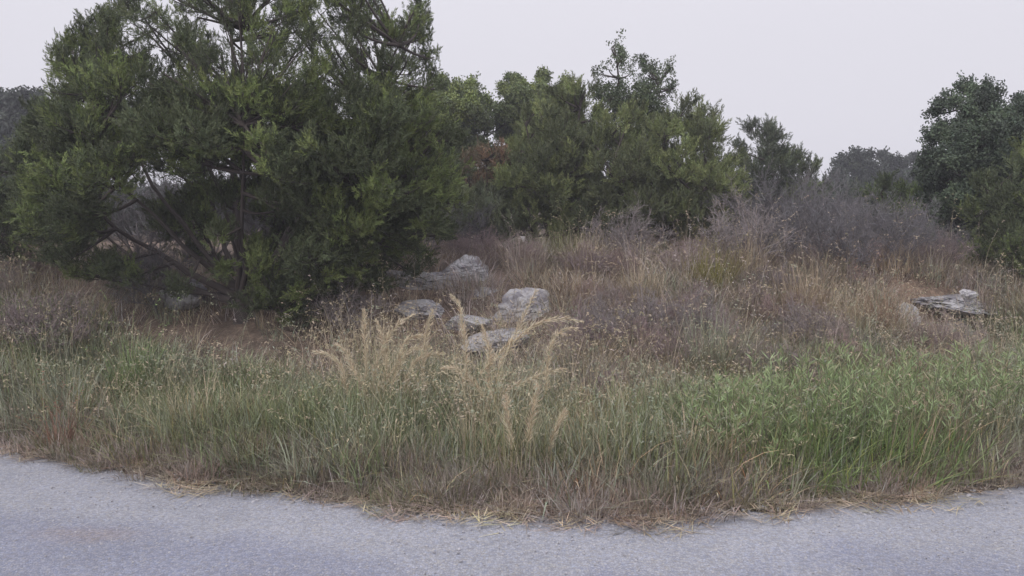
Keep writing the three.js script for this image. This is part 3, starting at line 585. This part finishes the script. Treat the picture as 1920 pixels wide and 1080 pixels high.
// the tall plume grass in front of the boulders
function plumeGrass(label, px, d, plumes, seed, fat, wisps = 60, leaves = 200) {
  const R = rng(seed), foot = onLandPx(px, d), t = thing('plume_tussock', label, 'grass clump', foot), k = d / F;
  mesh('blades', tuft(seed, leaves, 0.26, 0.8, { lean: 0.6, curl: 1.6, w: 0.007, c: col(0.34, 0.32, 0.19) }).geo(), M.straw, t).userData.kind = 'stuff';
  const wb = seedTuft(seed + 7, wisps, 0.34, 1.0, 1.5).geo(); wb.attributes.color.array.forEach((q, i, a) => { a[i] = q * [0.5, 0.43, 0.28][i % 3]; });
  mesh('wisps', wb, M.straw, t).userData.kind = 'stuff';
  for (const line of plumes) {
    const pts = line.map(([x, y], i) => at(x, y, d - 0.05 + 0.03 * i).sub(foot)), b0 = V(pts[0].x * 0.35 + (R() - 0.5) * 0.1, 0, (R() - 0.5) * 0.1);
    const curve = new THREE.CatmullRomCurve3([b0, ...pts]), sb = new Buf(), sp = curve.getPoints(14), c = tint(col(0.46, 0.38, 0.24), R, 0.1);
    sb.tube(sp, sp.map((_, i) => 0.0032 - 0.00014 * i), 4, c); const stalk = mesh('stalk', sb.geo(), M.straw, t);
    const hb = new Buf(), t0 = 0.42;
    for (let j = 0; j < 420; j++) {
      const q = j / 420, u = lerp(t0, 1, q), o = curve.getPointAt(u), tg = curve.getTangentAt(u), wdt = Math.sin(Math.PI * Math.min(1, 0.12 + 0.86 * q)) ** 0.7;
      const dd = tg.clone().multiplyScalar(1.2).add(dirRand(R).multiplyScalar(0.75)).addScaledVector(YUP, -0.15).normalize();
      hb.flake(o.addScaledVector(dirRand(R), (fat ?? 0.009) * wdt), dd, V(R() - 0.5, R() - 0.5, R() - 0.5).cross(dd).normalize(), (0.02 + 0.045 * wdt) * (0.5 + R()), 0.0022, tint(R() < 0.2 ? col(0.5, 0.38, 0.26) : col(0.64, 0.56, 0.41), R, 0.28));
    }
    mesh('seed_head', hb.geo(), M.straw, stalk);
  }
}
plumeGrass('straw-coloured plume grass with curling seed heads before the boulders', 930, 6.6, [
  [[868, 740], [875, 690], [868, 620], [860, 570], [846, 553]],
  [[890, 720], [930, 670], [968, 625], [990, 575], [1006, 545]],
  [[935, 690], [965, 640], [1010, 605], [1055, 598], [1092, 603]],
  [[1022, 740], [1025, 690], [1036, 640], [1058, 617], [1082, 614]],
  [[905, 740], [880, 710], [850, 690], [828, 690]], [[940, 740], [985, 715], [1020, 700], [1060, 690]],
  [[930, 760], [915, 715], [918, 660], [905, 610]]], 601);
plumeGrass('yellowish plume grass clump left of the curling plumes', 725, 6.8, [
  [[684, 740], [687, 690], [684, 630], [682, 580]], [[795, 740], [793, 690], [799, 630], [811, 582]],
  [[700, 720], [715, 660], [745, 610], [775, 590]], [[735, 730], [750, 680], [775, 655], [805, 650]],
  [[680, 720], [660, 690], [650, 660], [630, 645]], [[720, 740], [725, 690], [720, 640], [705, 600]], [[760, 730], [770, 690], [790, 670], [830, 662]], [[650, 730], [640, 690], [618, 665], [590, 660]], [[700, 740], [740, 690], [760, 640], [800, 625]]], 602, 0.0055, 80);
plumeGrass('thin ochre stalks standing near the road in mid-picture', 985, 5.7, [
  [[960, 880], [958, 830], [952, 780], [950, 745]], [[985, 880], [990, 830], [1000, 770], [1008, 720]], [[1020, 880], [1030, 840], [1045, 800], [1060, 770]]], 603, 0.005, 16, 70);

// loose chippings on the road
{
  const g = new THREE.IcosahedronGeometry(1, 0), R = rng(71), list = []; g.deleteAttribute('uv');
  g.setAttribute('color', new THREE.Float32BufferAttribute(new Float32Array(g.attributes.position.count * 3).fill(1), 3));
  for (let k = 0; k < 14000; k++) {
    const d = 2.6 + 5.5 * R(), x = (R() * 2 - 1) * 0.75 * d, s = ragged(x) - d; if (s < -0.1 || R() > 0.25 + 0.75 * Math.exp(-s * 1.2)) continue;
    const r = 0.003 + (0.006 + 0.01 * Math.exp(-s * 6)) * R() ** 3, v = 0.3 + 0.2 * R();
    list.push({ m: new THREE.Matrix4().compose(V(x, 0.014 + 0.03 * sstep(0, 3, s) + r * 0.3, -d), new THREE.Quaternion().setFromUnitVectors(YUP, dirRand(R)), V(r * (0.8 + 0.6 * R()), r * 0.7, r)), c: col(v, v * 0.985, v * 1.04) });
  }
  tag(instanced('loose_gravel', g, new THREE.MeshStandardMaterial({ vertexColors: true, roughness: 0.95 }), list, scene), 'loose stone chippings scattered on the road', 'gravel', null, 'stuff');
}
renderer.render(scene, camera);
